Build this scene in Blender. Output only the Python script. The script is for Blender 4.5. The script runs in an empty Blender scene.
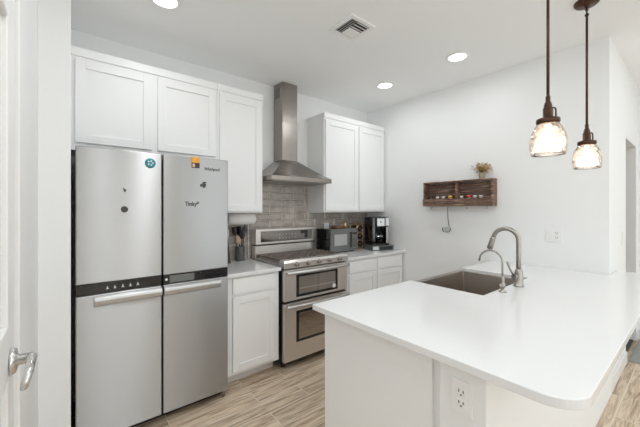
import bpy, bmesh, math, random
from mathutils import Vector, Matrix
random.seed(7)
PI = math.pi
S = bpy.context.scene
COL = S.collection

# ---------------------------------------------------------------- camera
cam_d = bpy.data.cameras.new('camera')
cam = bpy.data.objects.new('camera', cam_d); COL.objects.link(cam)
cam_d.sensor_width = 36.0
cam_d.lens = 310.7 / 640 * 36.0
cam_d.shift_y = -(213.5 - 209.0) / 640.0
cam_d.clip_start = 0.02
cam.location = (0, 0, 1.42)
cam.rotation_euler = (PI / 2, 0, -math.atan2(0.630, 0.7766))
S.camera = cam
# ---------------------------------------------------------------- world, exposure
S.view_settings.view_transform = 'Standard'
S.view_settings.look = 'None'
S.view_settings.gamma = 1.0
S.view_settings.use_curve_mapping = False
S.view_settings.exposure = -0.25
S.cycles.max_bounces = 16; S.cycles.diffuse_bounces = 12; S.cycles.glossy_bounces = 6; S.cycles.transparent_max_bounces = 12
w = bpy.data.worlds.new('world'); S.world = w; w.use_nodes = True
w.node_tree.nodes['Background'].inputs[0].default_value = (0.93, 0.96, 1, 1)
w.node_tree.nodes['Background'].inputs[1].default_value = 1.0
# ---------------------------------------------------------------- lights
def area(name, loc, rot, sx, sy, power, color=(1, 1, 1), shape='RECTANGLE', spread=None):
    l = bpy.data.lights.new(name, 'AREA'); l.shape = shape; l.size = sx; l.size_y = sy
    l.energy = power; l.color = color
    if spread: l.spread = spread
    o = bpy.data.objects.new(name, l); COL.objects.link(o); o.location = loc; o.rotation_euler = rot
    return o
WIN = [(0.30, 1.00), (2.80, 4.20)]          # window spans in the south wall
for a, b in WIN:
    area('window_daylight', ((a + b) / 2, -4.93, 1.25), (PI / 2, 0, 0), b - a, 2.3, 23 * (b - a), (0.88, 0.965, 1.0))
area('west_fill', (-0.10, -2.6, 1.35), (0, -PI / 2, 0), 2.0, 2.2, 24, (0.86, 0.955, 1.0))  # unseen fill added to brighten the right wall and peninsula end
area('great_room_fill', (2.35, -2.2, 2.70), (0, 0, 0), 4.0, 4.6, 44, (0.86, 0.95, 1.0))  # broad unseen overhead fill, added to stand in for bounced light
CANS_AND_FILLS = [(2.636, 1.348), (2.642, 2.15), (0.478, 2.151), (0.70, 0.95), (0.30, 0.30), (0.9, -0.9), (2.9, -0.9)]  # first three are visible cans; the rest are added fill lamps without fixtures
POW = [2.8, 2.8, 2.0, 9.5, 4.0, 2.0, 2.0]
for (x, y), pw in zip(CANS_AND_FILLS, POW):
    area('can_and_fill_light', (x, y, 2.722), (0, 0, 0), 0.13, 0.13, pw, (0.93, 0.975, 1.0), 'DISK')

# ---------------------------------------------------------------- materials
def new_mat(name):
    m = bpy.data.materials.new(name); m.use_nodes = True
    return m, m.node_tree.nodes, m.node_tree.links, m.node_tree.nodes['Principled BSDF']
def plain(name, c, rough=0.5, metal=0.0, spec=0.5, bump=0, bscale=60, emit=None, es=0, vary=0.0, alpha=1):
    m, n, l, p = new_mat(name)
    p.inputs['Base Color'].default_value = (*c, 1); p.inputs['Roughness'].default_value = rough
    p.inputs['Metallic'].default_value = metal; p.inputs['Specular IOR Level'].default_value = spec
    tc = n.new('ShaderNodeTexCoord'); nz = n.new('ShaderNodeTexNoise'); nz.inputs['Scale'].default_value = bscale
    nz.inputs['Detail'].default_value = 4
    l.new(tc.outputs['Object'], nz.inputs['Vector'])
    if vary:
        r = n.new('ShaderNodeValToRGB')
        r.color_ramp.elements[0].position = .3; r.color_ramp.elements[1].position = .7
        r.color_ramp.elements[0].color = (*[max(0, q * (1 - vary)) for q in c], 1)
        r.color_ramp.elements[1].color = (*[min(1, q * (1 + vary)) for q in c], 1)
        l.new(nz.outputs['Fac'], r.inputs[0]); l.new(r.outputs[0], p.inputs['Base Color'])
    if bump:
        b = n.new('ShaderNodeBump'); b.inputs['Strength'].default_value = bump; b.inputs['Distance'].default_value = .002
        l.new(nz.outputs['Fac'], b.inputs['Height']); l.new(b.outputs[0], p.inputs['Normal'])
    if emit:
        p.inputs['Emission Color'].default_value = (*emit, 1); p.inputs['Emission Strength'].default_value = es
    if alpha < 1: p.inputs['Alpha'].default_value = alpha
    return m
def steel(name, c, rough, stretch=(1, 1, 60), aniso=0.75, rot=0.25):
    m, n, l, p = new_mat(name)
    p.inputs['Metallic'].default_value = 1
    p.inputs['Anisotropic'].default_value = aniso; p.inputs['Anisotropic Rotation'].default_value = rot
    tg = n.new('ShaderNodeTangent'); tg.direction_type = 'RADIAL'; tg.axis = 'Z'
    l.new(tg.outputs[0], p.inputs['Tangent'])
    tc = n.new('ShaderNodeTexCoord'); mp = n.new('ShaderNodeMapping'); mp.inputs['Scale'].default_value = stretch
    nz = n.new('ShaderNodeTexNoise'); nz.inputs['Scale'].default_value = 6; nz.inputs['Detail'].default_value = 5
    l.new(tc.outputs['Object'], mp.inputs[0]); l.new(mp.outputs[0], nz.inputs['Vector'])
    mr = n.new('ShaderNodeMapRange'); mr.inputs[3].default_value = rough - .05; mr.inputs[4].default_value = rough + .06
    l.new(nz.outputs['Fac'], mr.inputs[0]); l.new(mr.outputs[0], p.inputs['Roughness'])
    r = n.new('ShaderNodeValToRGB')
    r.color_ramp.elements[0].color = (*[q * .96 for q in c], 1); r.color_ramp.elements[1].color = (*[min(1, q * 1.04) for q in c], 1)
    l.new(nz.outputs['Fac'], r.inputs[0]); l.new(r.outputs[0], p.inputs['Base Color'])
    return m
M = {}
M['wall'] = plain('wall_paint', (.865, .872, .875), .55, spec=.3, bump=.12, bscale=90)
M['ceil'] = plain('ceiling_paint', (.90, .91, .915), .8, spec=.2, bump=.15, bscale=70)
M['cab'] = plain('cabinet_paint', (.875, .88, .885), .38, spec=.4, bump=.02, bscale=30)
M['trim'] = plain('trim_paint', (.84, .835, .83), .35, spec=.4, bump=.02, bscale=30)
M['quartz'] = plain('white_quartz', (.785, .787, .79), .14, spec=.5, vary=.012, bscale=180)
M['steel'] = steel('brushed_steel', (.51, .51, .513), .38, aniso=1.0, rot=.25)
M['steel_w'] = steel('range_steel', (.80, .765, .735), .30)
M['hood'] = steel('hood_steel', (.36, .33, .305), .25, (1, 1, 40), aniso=.3)
M['sinks'] = steel('sink_steel', (.45, .405, .37), .30, (60, 1, 1), .4)
M['nickel'] = plain('brushed_nickel', (.40, .375, .35), .28, 1, bump=.03, bscale=200)
M['chrome'] = plain('satin_chrome', (.72, .71, .70), .16, 1, bump=.02, bscale=90)
M['handle'] = plain('bright_handle_steel', (.60, .60, .60), .38, 1, bump=.02, bscale=120)
M['black'] = plain('black_plastic', (.012, .012, .013), .35, bump=.05)
M['blackgloss'] = plain('black_gloss', (.012, .012, .014), .08, bump=.005)
M['glassdark'] = plain('dark_oven_glass', (.42, .39, .36), .05, 1, bump=.004, bscale=8)
M['mirrorgrey'] = plain('display_glass', (.20, .185, .175), .07, 1, bump=.004, bscale=8)
M['grey'] = plain('grey_plastic', (.15, .158, .15), .4, bump=.03)
M['iron'] = plain('cast_iron', (.17, .14, .12), .36, spec=.6, bump=.3, bscale=150, vary=.3)
M['white'] = plain('white_plastic', (.86, .86, .855), .35, bump=.01)
M['slot'] = plain('socket_slot', (.04, .04, .04), .5, bump=.01)
M['bronze'] = plain('oil_rubbed_bronze', (.085, .042, .028), .36, .75, bump=.1, bscale=120, vary=.35)
M['bodygrey'] = plain('fridge_body_grey', (.06, .06, .06), .5, bump=.05)
M['teal'] = plain('teal_enamel', (.03, .27, .36), .35, vary=.25, bscale=80)
M['orange'] = plain('orange_print', (.80, .36, .03), .5, vary=.1)
M['darkink'] = plain('dark_print', (.05, .04, .035), .5, vary=.1)
M['peach'] = plain('pale_peach_print', (.75, .48, .38), .5, vary=.05)
M['magnet'] = plain('pewter', (.07, .068, .066), .4, .4, bump=.2, bscale=300)
M['woodsp'] = plain('utensil_wood', (.62, .47, .33), .55, vary=.2, bscale=40)
M['brownsp'] = plain('dark_utensil_wood', (.28, .15, .09), .55, vary=.2, bscale=40)
M['greyn'] = plain('grey_nylon', (.09, .095, .10), .4, bump=.05)
M['ceramic'] = plain('grey_green_ceramic', (.12, .125, .12), .3, bump=.1, vary=.15, bscale=30)
M['paper'] = plain('paper_roll', (.90, .88, .85), .9, bump=.4, bscale=90)
M['gold'] = plain('brushed_gold', (.85, .58, .32), .32, 1, bump=.05)
M['bottle'] = plain('dark_bottle_glass', (.02, .008, .006), .08, spec=.8, bump=.01)
M['foil'] = plain('copper_foil', (.42, .22, .14), .35, .9, bump=.2)
M['rug'] = plain('grey_rug_pile', (.40, .41, .39), .95, bump=.8, bscale=260, vary=.45)
M['mat'] = plain('charcoal_mat', (.07, .08, .075), .8, bump=.5, bscale=200, vary=.4)
M['leafg'] = plain('olive_leaf', (.20, .17, .035), .6, vary=.35, bscale=60)
M['leafo'] = plain('rust_petal', (.50, .17, .05), .6, vary=.3, bscale=60)
M['leafy'] = plain('mustard_petal', (.62, .40, .10), .6, vary=.3, bscale=60)
M['pot'] = plain('beige_burlap_pot', (.42, .37, .28), .9, bump=.8, bscale=300, vary=.25)
M['jar'] = plain('jar_glass', (.55, .50, .44), .1, spec=.8, bump=.02)
M['capw'] = plain('white_cap', (.78, .76, .73), .4, bump=.02)
M['capr'] = plain('red_label', (.72, .08, .06), .5, bump=.02)
M['capy'] = plain('yellow_label', (.85, .50, .08), .5, bump=.02)
M['capb'] = plain('black_cap', (.03, .03, .03), .4, bump=.02)
M['lamp'] = plain('led_diffuser', (.9, .9, .9), .5, emit=(1, .97, .93), es=9)
M['filament'] = plain('glowing_bulb', (1, .8, .6), .4, emit=(1, .80, .58), es=5)

def wood_floor():
    m, n, l, p = new_mat('wood_look_plank_tile')
    tc = n.new('ShaderNodeTexCoord')
    sh = n.new('ShaderNodeMapping'); sh.inputs['Location'].default_value = (0.39, 0.075, 0)
    l.new(tc.outputs['Object'], sh.inputs[0])
    br = n.new('ShaderNodeTexBrick'); br.offset = .37; br.inputs['Scale'].default_value = 1
    br.inputs['Brick Width'].default_value = 0.91; br.inputs['Row Height'].default_value = 0.152
    br.inputs['Mortar Size'].default_value = 0.0032; br.inputs['Mortar Smooth'].default_value = .2
    br.inputs['Color1'].default_value = (0, 0, 0, 1); br.inputs['Color2'].default_value = (1, 1, 1, 1)
    br.inputs['Mortar'].default_value = (.5, .5, .5, 1)
    l.new(sh.outputs[0], br.inputs['Vector'])
    off = n.new('ShaderNodeVectorMath'); off.operation = 'SCALE'; off.inputs['Scale'].default_value = 7.3
    l.new(br.outputs['Color'], off.inputs[0])
    add = n.new('ShaderNodeVectorMath'); l.new(tc.outputs['Object'], add.inputs[0]); l.new(off.outputs[0], add.inputs[1])
    mp = n.new('ShaderNodeMapping'); mp.inputs['Scale'].default_value = (2.0, 24, 1); l.new(add.outputs[0], mp.inputs[0])
    nz = n.new('ShaderNodeTexNoise'); nz.inputs['Scale'].default_value = 1.6; nz.inputs['Detail'].default_value = 9
    nz.inputs['Roughness'].default_value = .66; nz.inputs['Distortion'].default_value = .8
    l.new(mp.outputs[0], nz.inputs['Vector'])
    r = n.new('ShaderNodeValToRGB'); e = r.color_ramp.elements
    e[0].position = .30; e[0].color = (.12, .075, .045, 1); e[1].position = .72; e[1].color = (.56, .475, .375, 1)
    q = e.new(.44); q.color = (.33, .245, .172, 1); q = e.new(.55); q.color = (.48, .392, .298, 1)
    l.new(nz.outputs['Fac'], r.inputs[0])
    hv = n.new('ShaderNodeMapRange'); hv.inputs[3].default_value = 1.30; hv.inputs[4].default_value = 1.62
    l.new(br.outputs['Color'], hv.inputs[0])
    mu = n.new('ShaderNodeVectorMath'); mu.operation = 'SCALE'; l.new(r.outputs[0], mu.inputs[0]); l.new(hv.outputs[0], mu.inputs['Scale'])
    mx = n.new('ShaderNodeMix'); mx.data_type = 'RGBA'
    l.new(br.outputs['Fac'], mx.inputs['Factor']); l.new(mu.outputs[0], mx.inputs['A']); mx.inputs['B'].default_value = (.74, .67, .58, 1)
    l.new(mx.outputs['Result'], p.inputs['Base Color'])
    p.inputs['Roughness'].default_value = .42
    b = n.new('ShaderNodeBump'); b.inputs['Strength'].default_value = .25; b.inputs['Distance'].default_value = .002; b.invert = True
    l.new(br.outputs['Fac'], b.inputs['Height']); l.new(b.outputs[0], p.inputs['Normal'])
    return m
M['floor'] = wood_floor()
def rustic():
    m, n, l, p = new_mat('weathered_wood')
    tc = n.new('ShaderNodeTexCoord'); mp = n.new('ShaderNodeMapping'); mp.inputs['Scale'].default_value = (14, 2.2, 26)
    l.new(tc.outputs['Object'], mp.inputs[0])
    nz = n.new('ShaderNodeTexNoise'); nz.inputs['Scale'].default_value = 2.2; nz.inputs['Detail'].default_value = 8; nz.inputs['Roughness'].default_value = .7
    l.new(mp.outputs[0], nz.inputs['Vector'])
    r = n.new('ShaderNodeValToRGB'); e = r.color_ramp.elements
    e[0].position = .32; e[0].color = (.035, .018, .012, 1); e[1].position = .70; e[1].color = (.55, .42, .33, 1)
    q = e.new(.54); q.color = (.20, .115, .080, 1)
    l.new(nz.outputs['Fac'], r.inputs[0]); l.new(r.outputs[0], p.inputs['Base Color']); p.inputs['Roughness'].default_value = .6
    return m
M['rustic'] = rustic()
def seeded_glass():
    m, n, l, p = new_mat('seeded_glass')
    out = n['Material Output']
    tr = n.new('ShaderNodeBsdfTransparent'); tr.inputs[0].default_value = (.97, .95, .93, 1)
    tl = n.new('ShaderNodeBsdfTranslucent'); tl.inputs[0].default_value = (.95, .90, .84, 1)
    gl = n.new('ShaderNodeBsdfGlossy'); gl.inputs['Roughness'].default_value = .08
    tc = n.new('ShaderNodeTexCoord'); vo = n.new('ShaderNodeTexVoronoi'); vo.inputs['Scale'].default_value = 55
    nz = n.new('ShaderNodeTexNoise'); nz.inputs['Scale'].default_value = 26; nz.inputs['Detail'].default_value = 4
    l.new(tc.outputs['Object'], vo.inputs['Vector']); l.new(tc.outputs['Object'], nz.inputs['Vector'])
    b = n.new('ShaderNodeBump'); b.inputs['Strength'].default_value = .8; b.inputs['Distance'].default_value = .004
    l.new(vo.outputs['Distance'], b.inputs['Height']); l.new(b.outputs[0], gl.inputs['Normal'])
    mr = n.new('ShaderNodeMapRange'); mr.inputs[1].default_value = .38; mr.inputs[2].default_value = .68
    mr.inputs[3].default_value = .12; mr.inputs[4].default_value = .42
    l.new(nz.outputs['Fac'], mr.inputs[0])
    m1 = n.new('ShaderNodeMixShader'); l.new(mr.outputs[0], m1.inputs[0]); l.new(tr.outputs[0], m1.inputs[1]); l.new(tl.outputs[0], m1.inputs[2])
    lw = n.new('ShaderNodeLayerWeight'); lw.inputs[0].default_value = .25
    m2 = n.new('ShaderNodeMixShader'); l.new(lw.outputs['Fresnel'], m2.inputs[0]); l.new(m1.outputs[0], m2.inputs[1]); l.new(gl.outputs[0], m2.inputs[2])
    l.new(m2.outputs[0], out.inputs['Surface'])
    return m
M['globe'] = seeded_glass()
def clear_glass():
    m, n, l, p = new_mat('clear_glass')
    out = n['Material Output']
    tr = n.new('ShaderNodeBsdfTransparent'); tr.inputs[0].default_value = (.93, .94, .94, 1)
    gl = n.new('ShaderNodeBsdfGlossy'); gl.inputs['Roughness'].default_value = .04
    lw = n.new('ShaderNodeLayerWeight'); lw.inputs[0].default_value = .15
    m2 = n.new('ShaderNodeMixShader'); l.new(lw.outputs['Fresnel'], m2.inputs[0]); l.new(tr.outputs[0], m2.inputs[1]); l.new(gl.outputs[0], m2.inputs[2])
    l.new(m2.outputs[0], out.inputs['Surface'])
    return m
M['clear'] = clear_glass()
def tile_mats():
    m, n, l, p = new_mat('taupe_glazed_tile')
    gi = n.new('ShaderNodeTexCoord'); nz = n.new('ShaderNodeTexNoise'); nz.inputs['Scale'].default_value = 9; nz.inputs['Detail'].default_value = 3
    l.new(gi.outputs['Object'], nz.inputs['Vector'])
    r = n.new('ShaderNodeValToRGB'); e = r.color_ramp.elements
    e[0].position = .3; e[0].color = (.30, .262, .235, 1); e[1].position = .7; e[1].color = (.52, .465, .42, 1)
    l.new(nz.outputs['Fac'], r.inputs[0]); l.new(r.outputs[0], p.inputs['Base Color'])
    p.inputs['Roughness'].default_value = .13; p.inputs['Specular IOR Level'].default_value = .7
    return m
M['tile'] = tile_mats()
M['grout'] = plain('pale_grout', (.92, .90, .87), .85, bump=.3)

# ---------------------------------------------------------------- mesh helpers
def nb(): return bmesh.new()
def box(bm, x0, x1, y0, y1, z0, z1, mi=0):
    v = [bm.verts.new(p) for p in ((x0, y0, z0), (x1, y0, z0), (x1, y1, z0), (x0, y1, z0), (x0, y0, z1), (x1, y0, z1), (x1, y1, z1), (x0, y1, z1))]
    fs = []
    for f in ((0, 3, 2, 1), (4, 5, 6, 7), (0, 1, 5, 4), (1, 2, 6, 5), (2, 3, 7, 6), (3, 0, 4, 7)):
        q = bm.faces.new([v[i] for i in f]); q.material_index = mi; fs.append(q)
    return bm
def frame(p0, p1):
    d = (Vector(p1) - Vector(p0)).normalized()
    a = Vector((0, 0, 1)) if abs(d.z) < .95 else Vector((1, 0, 0))
    u = d.cross(a).normalized(); return d, u, d.cross(u).normalized()
def ring(bm, c, u, v, r, seg): return [bm.verts.new(Vector(c) + (u * math.cos(2 * PI * i / seg) + v * math.sin(2 * PI * i / seg)) * r) for i in range(seg)]
def skin(bm, a, b, mi=0):
    k = len(a)
    for i in range(k):
        f = bm.faces.new((a[i], a[(i + 1) % k], b[(i + 1) % k], b[i])); f.material_index = mi; f.smooth = True
def cyl(bm, p0, p1, r0, r1=None, seg=20, mi=0):
    r1 = r0 if r1 is None else r1
    d, u, v = frame(p0, p1); a = ring(bm, p0, u, v, r0, seg); b = ring(bm, p1, u, v, r1, seg); skin(bm, a, b, mi)
    f = bm.faces.new(a[::-1]); f.material_index = mi; f = bm.faces.new(b); f.material_index = mi
    return bm
def tube(bm, pts, r, seg=12, cap=True, mi=0):
    pts = [Vector(p) for p in pts]; rs = r if isinstance(r, (list, tuple)) else [r] * len(pts)
    d = (pts[1] - pts[0]).normalized(); _, u, v = frame(pts[0], pts[1]); prev = None; first = None
    for i, p in enumerate(pts):
        t = (pts[min(i + 1, len(pts) - 1)] - pts[max(i - 1, 0)]).normalized()
        u = (u - t * u.dot(t)).normalized(); v = t.cross(u).normalized()
        rg = ring(bm, p, u, v, rs[i], seg)
        if prev: skin(bm, prev, rg, mi)
        else: first = rg
        prev = rg
    if cap:
        f = bm.faces.new(first[::-1]); f.material_index = mi; f = bm.faces.new(prev); f.material_index = mi
    return bm
def lathe(bm, prof, c, axis='Z', seg=28, mi=0, closed=False):
    c = Vector(c); prev = None; first = None
    A = {'Z': (Vector((0, 0, 1)), Vector((1, 0, 0)), Vector((0, 1, 0))), 'Y': (Vector((0, -1, 0)), Vector((1, 0, 0)), Vector((0, 0, 1))), 'X': (Vector((1, 0, 0)), Vector((0, 1, 0)), Vector((0, 0, 1)))}[axis]
    for (r, h) in prof:
        rg = ring(bm, c + A[0] * h, A[1], A[2], max(r, 1e-4), seg)
        if prev: skin(bm, prev, rg, mi)
        else: first = rg
        prev = rg
    if closed: skin(bm, prev, first, mi)
    else:
        bm.faces.new(first[::-1]).material_index = mi; bm.faces.new(prev).material_index = mi
    return bm
def extrude_poly(bm, pts, z0, z1, mi=0, plane='XY', off=0):
    def P3(p, h): return (p[0], p[1], h) if plane == 'XY' else ((p[0], h, p[1]) if plane == 'XZ' else (h, p[0], p[1]))
    a = [bm.verts.new(P3(p, z0)) for p in pts]; b = [bm.verts.new(P3(p, z1)) for p in pts]
    k = len(pts)
    bm.faces.new(a[::-1]).material_index = mi; bm.faces.new(b).material_index = mi
    for i in range(k): bm.faces.new((a[i], a[(i + 1) % k], b[(i + 1) % k], b[i])).material_index = mi
    return bm
def arc(cx, cy, r, a0, a1, n=8): return [(cx + r * math.cos(math.radians(a0 + (a1 - a0) * i / n)), cy + r * math.sin(math.radians(a0 + (a1 - a0) * i / n))) for i in range(n + 1)]
def obj(name, bm, mats, parent=None, bevel=0, seg=2):
    bmesh.ops.recalc_face_normals(bm, faces=bm.faces[:])
    me = bpy.data.meshes.new(name); bm.to_mesh(me); bm.free()
    for m in (mats if isinstance(mats, (list, tuple)) else [mats]): me.materials.append(M[m])
    o = bpy.data.objects.new(name, me); COL.objects.link(o)
    if parent is not None: attach(o, parent)
    if bevel:
        b = o.modifiers.new('bevel', 'BEVEL'); b.width = bevel; b.segments = seg; b.limit_method = 'ANGLE'; b.angle_limit = math.radians(40)
        b.harden_normals = False
    return o
def wmat(o):
    m = o.matrix_basis.copy()
    return m if o.parent is None else wmat(o.parent) @ o.matrix_parent_inverse @ m
def attach(o, parent):
    o.parent = parent; o.matrix_parent_inverse = wmat(parent).inverted()
def tag(o, label, cat, group=None, kind=None):
    o['label'] = label; o['category'] = cat
    if group: o['group'] = group
    if kind: o['kind'] = kind
    return o
def thing(name, label, cat, loc, group=None):
    o = bpy.data.objects.new(name, None); COL.objects.link(o); o.location = loc; o.empty_display_size = .05
    return tag(o, label, cat, group)
def struct(name, bm, m, parent=None, bevel=0):
    o = obj(name, bm, m, parent, bevel)
    if parent is None: o['kind'] = 'structure'
    return o
def plabel(o, t): o['label'] = t; return o
def dup(root, delta, label=None, group=None):
    r = root.copy(); COL.objects.link(r); r.location = Vector(root.location) + Vector(delta)
    if label: r['label'] = label
    if group: r['group'] = group
    for ch in list(root.children):
        c = ch.copy(); COL.objects.link(c); c.parent = r
        for g in list(ch.children):
            d = g.copy(); COL.objects.link(d); d.parent = c
    return r
def text(name, s, size, loc, rot, mat, parent, depth=.0006, sx=1):
    cu = bpy.data.curves.new(name, 'FONT'); cu.body = s; cu.size = size; cu.extrude = depth; cu.offset = size * .018; cu.align_x = 'CENTER'; cu.align_y = 'CENTER'
    t = bpy.data.objects.new(name, cu); COL.objects.link(t)
    dg = bpy.context.evaluated_depsgraph_get(); me = bpy.data.meshes.new_from_object(t.evaluated_get(dg))
    bpy.data.objects.remove(t)
    me.transform(Matrix.Translation(loc) @ Matrix.Rotation(rot[2], 4, 'Z') @ Matrix.Rotation(rot[0], 4, 'X') @ Matrix.Diagonal((sx, 1, 1, 1)))
    me.materials.clear(); me.materials.append(M[mat])
    o = bpy.data.objects.new(name, me); COL.objects.link(o)
    if parent is not None: attach(o, parent)
    return o

# ---------------------------------------------------------------- room shell
X0, XR, YB, H = -0.125, 3.23, 2.94, 2.75
YH, XE, YS = 0.453, 4.85, -5.0
bm = nb(); box(bm, X0 - .3, XE + .15, YS - .15, YB + .12, -.1, 0); struct('floor', bm, 'floor')
bm = nb(); box(bm, X0 - .3, XE + .15, YS - .15, YB + .12, H, H + .1); struct('ceiling', bm, 'ceil')
bm = nb(); box(bm, X0 - .15, XE + .12, YB, YB + .12, 0, H); struct('wall_back', bm, 'wall')
bm = nb(); box(bm, XR, XR + .12, YH, YB, 0, H); struct('wall_right', bm, 'wall')
# hall wall with the doorway
DX0, DX1, DZ = 4.03, 4.76, 2.10
bm = nb(); box(bm, XR + .12, DX0, YH, YH + .12, 0, H); box(bm, DX1, XE, YH, YH + .12, 0, H); box(bm, DX0, DX1, YH, YH + .12, DZ, H)
struct('wall_hall', bm, 'wall')
bm = nb(); box(bm, XE, XE + .12, YS, YB, 0, H); struct('wall_east', bm, 'wall')
# doorway casing
bm = nb()
box(bm, DX0, DX0 + .015, YH + .001, YH + .119, 0, DZ - .015); box(bm, DX1 - .015, DX1, YH + .001, YH + .119, 0, DZ - .015)
box(bm, DX0, DX1, YH + .001, YH + .119, DZ - .015, DZ)
struct('trim_1', bm, 'trim', bevel=.002)
# west wall with the door, alcove return
DA, DB, DT = 0.38, 1.24, 2.035
bm = nb(); box(bm, X0 - .12, X0, YS, -3.7, 0, H); box(bm, X0 - .12, X0, -1.5, DA, 0, H); box(bm, X0 - .12, X0, -3.7, -1.5, 0, .35); box(bm, X0 - .12, X0, -3.7, -1.5, 2.35, H)
box(bm, X0 - .12, X0, DB, YB, 0, H); box(bm, X0 - .12, X0, DA, DB, DT, H)
struct('wall_left', bm, 'wall')
bm = nb(); box(bm, X0, .0125, 2.22, YB, 0, H); struct('wall_alcove', bm, 'wall', bevel=.004)
# south wall with windows
bm = nb(); xs = [X0 - .12] + [q for w_ in WIN for q in w_] + [XE + .12]
for i in range(0, len(xs), 2): box(bm, xs[i], xs[i + 1], YS - .12, YS, 0, H)
for a, b in WIN: box(bm, a, b, YS - .12, YS, 0, .08); box(bm, a, b, YS - .12, YS, 2.4, H)
struct('wall_south', bm, 'wall')
def window(n, a, b, z0, z1, y=None, x=None):
    f = nb(); g = nb()
    def bb(m, p0, p1, q0, q1, r0, r1):
        if y is not None: box(m, p0, p1, y + q0, y + q1, r0, r1)
        else: box(m, x + q0, x + q1, p0, p1, r0, r1)
    t = .05
    bb(f, a, a + t, -.09, -.04, z0, z1); bb(f, b - t, b, -.09, -.04, z0, z1); bb(f, a + t, b - t, -.09, -.04, z0, z0 + t); bb(f, a + t, b - t, -.09, -.04, z1 - t, z1)
    bb(f, a + t, b - t, -.085, -.045, (z0 + z1) / 2 - .02, (z0 + z1) / 2 + .02)
    bb(g, a + t, b - t, -.067, -.063, z0 + t, (z0 + z1) / 2 - .02); bb(g, a + t, b - t, -.067, -.063, (z0 + z1) / 2 + .02, z1 - t)
    o = struct('window_%d' % n, f, 'trim', bevel=.003); obj('pane', g, 'clear', o)
for i, (a, b) in enumerate(WIN): window(i + 1, a, b, .08, 2.4, y=YS)
window(4, -3.7, -1.5, .35, 2.35, x=X0)
# door in the west wall
bm = nb(); xf = X0 + .007; xb = xf - .04; st = .115
ya, yb_, zt = DA + .012, DB - .012, DT - .012
box(bm, xb, xf, ya, ya + st, .008, zt); box(bm, xb, xf, yb_ - st, yb_, .008, zt)
for z0, z1 in ((.008, .22), (.98, 1.12), (zt - st, zt)): box(bm, xb, xf, ya + st, yb_ - st, z0, z1)
for z0, z1 in ((.22, .98), (1.12, zt - st)): box(bm, xb + .01, xf - .012, ya + st, yb_ - st, z0, z1)
door = struct('door_1', bm, 'trim', bevel=.004)
bm = nb(); hy, hz = 1.145, 1.02
lathe(bm, [(.034, 0), (.036, .004), (.030, .012), (.014, .016), (.012, .045)], (xf + .0005, hy, hz), 'X', 28)
tube(bm, [(xf + .040, hy, hz), (xf + .044, hy - .02, hz + .006), (xf + .044, hy - .05, hz + .008), (xf + .043, hy - .085, hz - .002), (xf + .038, hy - .105, hz - .02), (xf + .034, hy - .10, hz - .036), (xf + .034, hy - .085, hz - .040)],
     [.011, .011, .0105, .0095, .0085, .0075, .0085], 12)
plabel(obj('door_handle', bm, 'chrome', door), 'satin chrome lever handle on a round rose')
bm = nb()
box(bm, X0 + .001, X0 + .017, DB + .005, DB + .065, 0, DT + .065); box(bm, X0 + .001, X0 + .017, DA - .065, DA - .005, 0, DT + .065)
box(bm, X0 + .001, X0 + .017, DA - .005, DB + .005, DT + .005, DT + .065)
struct('trim_2', bm, 'trim', bevel=.003)
def base_board(name, *b):
    bm = nb()
    for q in b: box(bm, *q, 0.001, .10)
    struct(name, bm, 'trim', bevel=.003)
base_board('baseboard_hall', (XR + .02, DX0 - .005, YH - .012, YH - .0005), (DX1 + .005, XE - .013, YH - .012, YH - .0005))
base_board('baseboard_east', (XE - .012, XE - .0005, YS + .02, YH - .014))
base_board('baseboard_left', (X0 + .0005, X0 + .012, DB + .07, 2.219))
base_board('baseboard_right', (XR - .012, XR - .0005, 1.34, 2.27))

# ---------------------------------------------------------------- backsplash
Yt = YB - .001
bm = nb(); TW, TH, G = .305, .0762, .0026
def splash(x0, x1, z0, z1):
    box(bm, x0, x1, Yt - .004, Yt, z0, z1, 0)
    r = 0; z = .916
    while z < z1 - .012:
        t0, t1 = max(z, z0) + G / 2, min(z + TH, z1) - G / 2
        if t1 - t0 > .012:
            x = -3 * TW + 1.989 + (r % 2) * TW / 2
            while x < x1:
                a, b = max(x, x0) + .0032, min(x + TW, x1) - .0032
                if b - a > .012:
                    yv = Yt - .004; k = min(.012, (b - a) / 3); d = .006
                    lo = [bm.verts.new(p) for p in ((a, yv, t0), (b, yv, t0), (b, yv, t1), (a, yv, t1))]
                    m1 = [bm.verts.new(p) for p in ((a, yv - .003, t0), (b, yv - .003, t0), (b, yv - .003, t1), (a, yv - .003, t1))]
                    hi = [bm.verts.new(p) for p in ((a + k, yv - .003 - d, t0 + k), (b - k, yv - .003 - d, t0 + k), (b - k, yv - .003 - d, t1 - k), (a + k, yv - .003 - d, t1 - k))]
                    for A, B in ((lo, m1), (m1, hi)):
                        for i in range(4): bm.faces.new((A[i], A[(i + 1) % 4], B[(i + 1) % 4], B[i])).material_index = 1
                    bm.faces.new(hi).material_index = 1
                x += TW
        z += TH; r += 1
splash(.95, 1.437, .916, 1.385); splash(1.4395, 2.1925, .916, 1.72); splash(2.195, XR - .001, .916, 1.385)
sp = struct('wall_backsplash', bm, ['grout', 'tile'])

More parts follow.
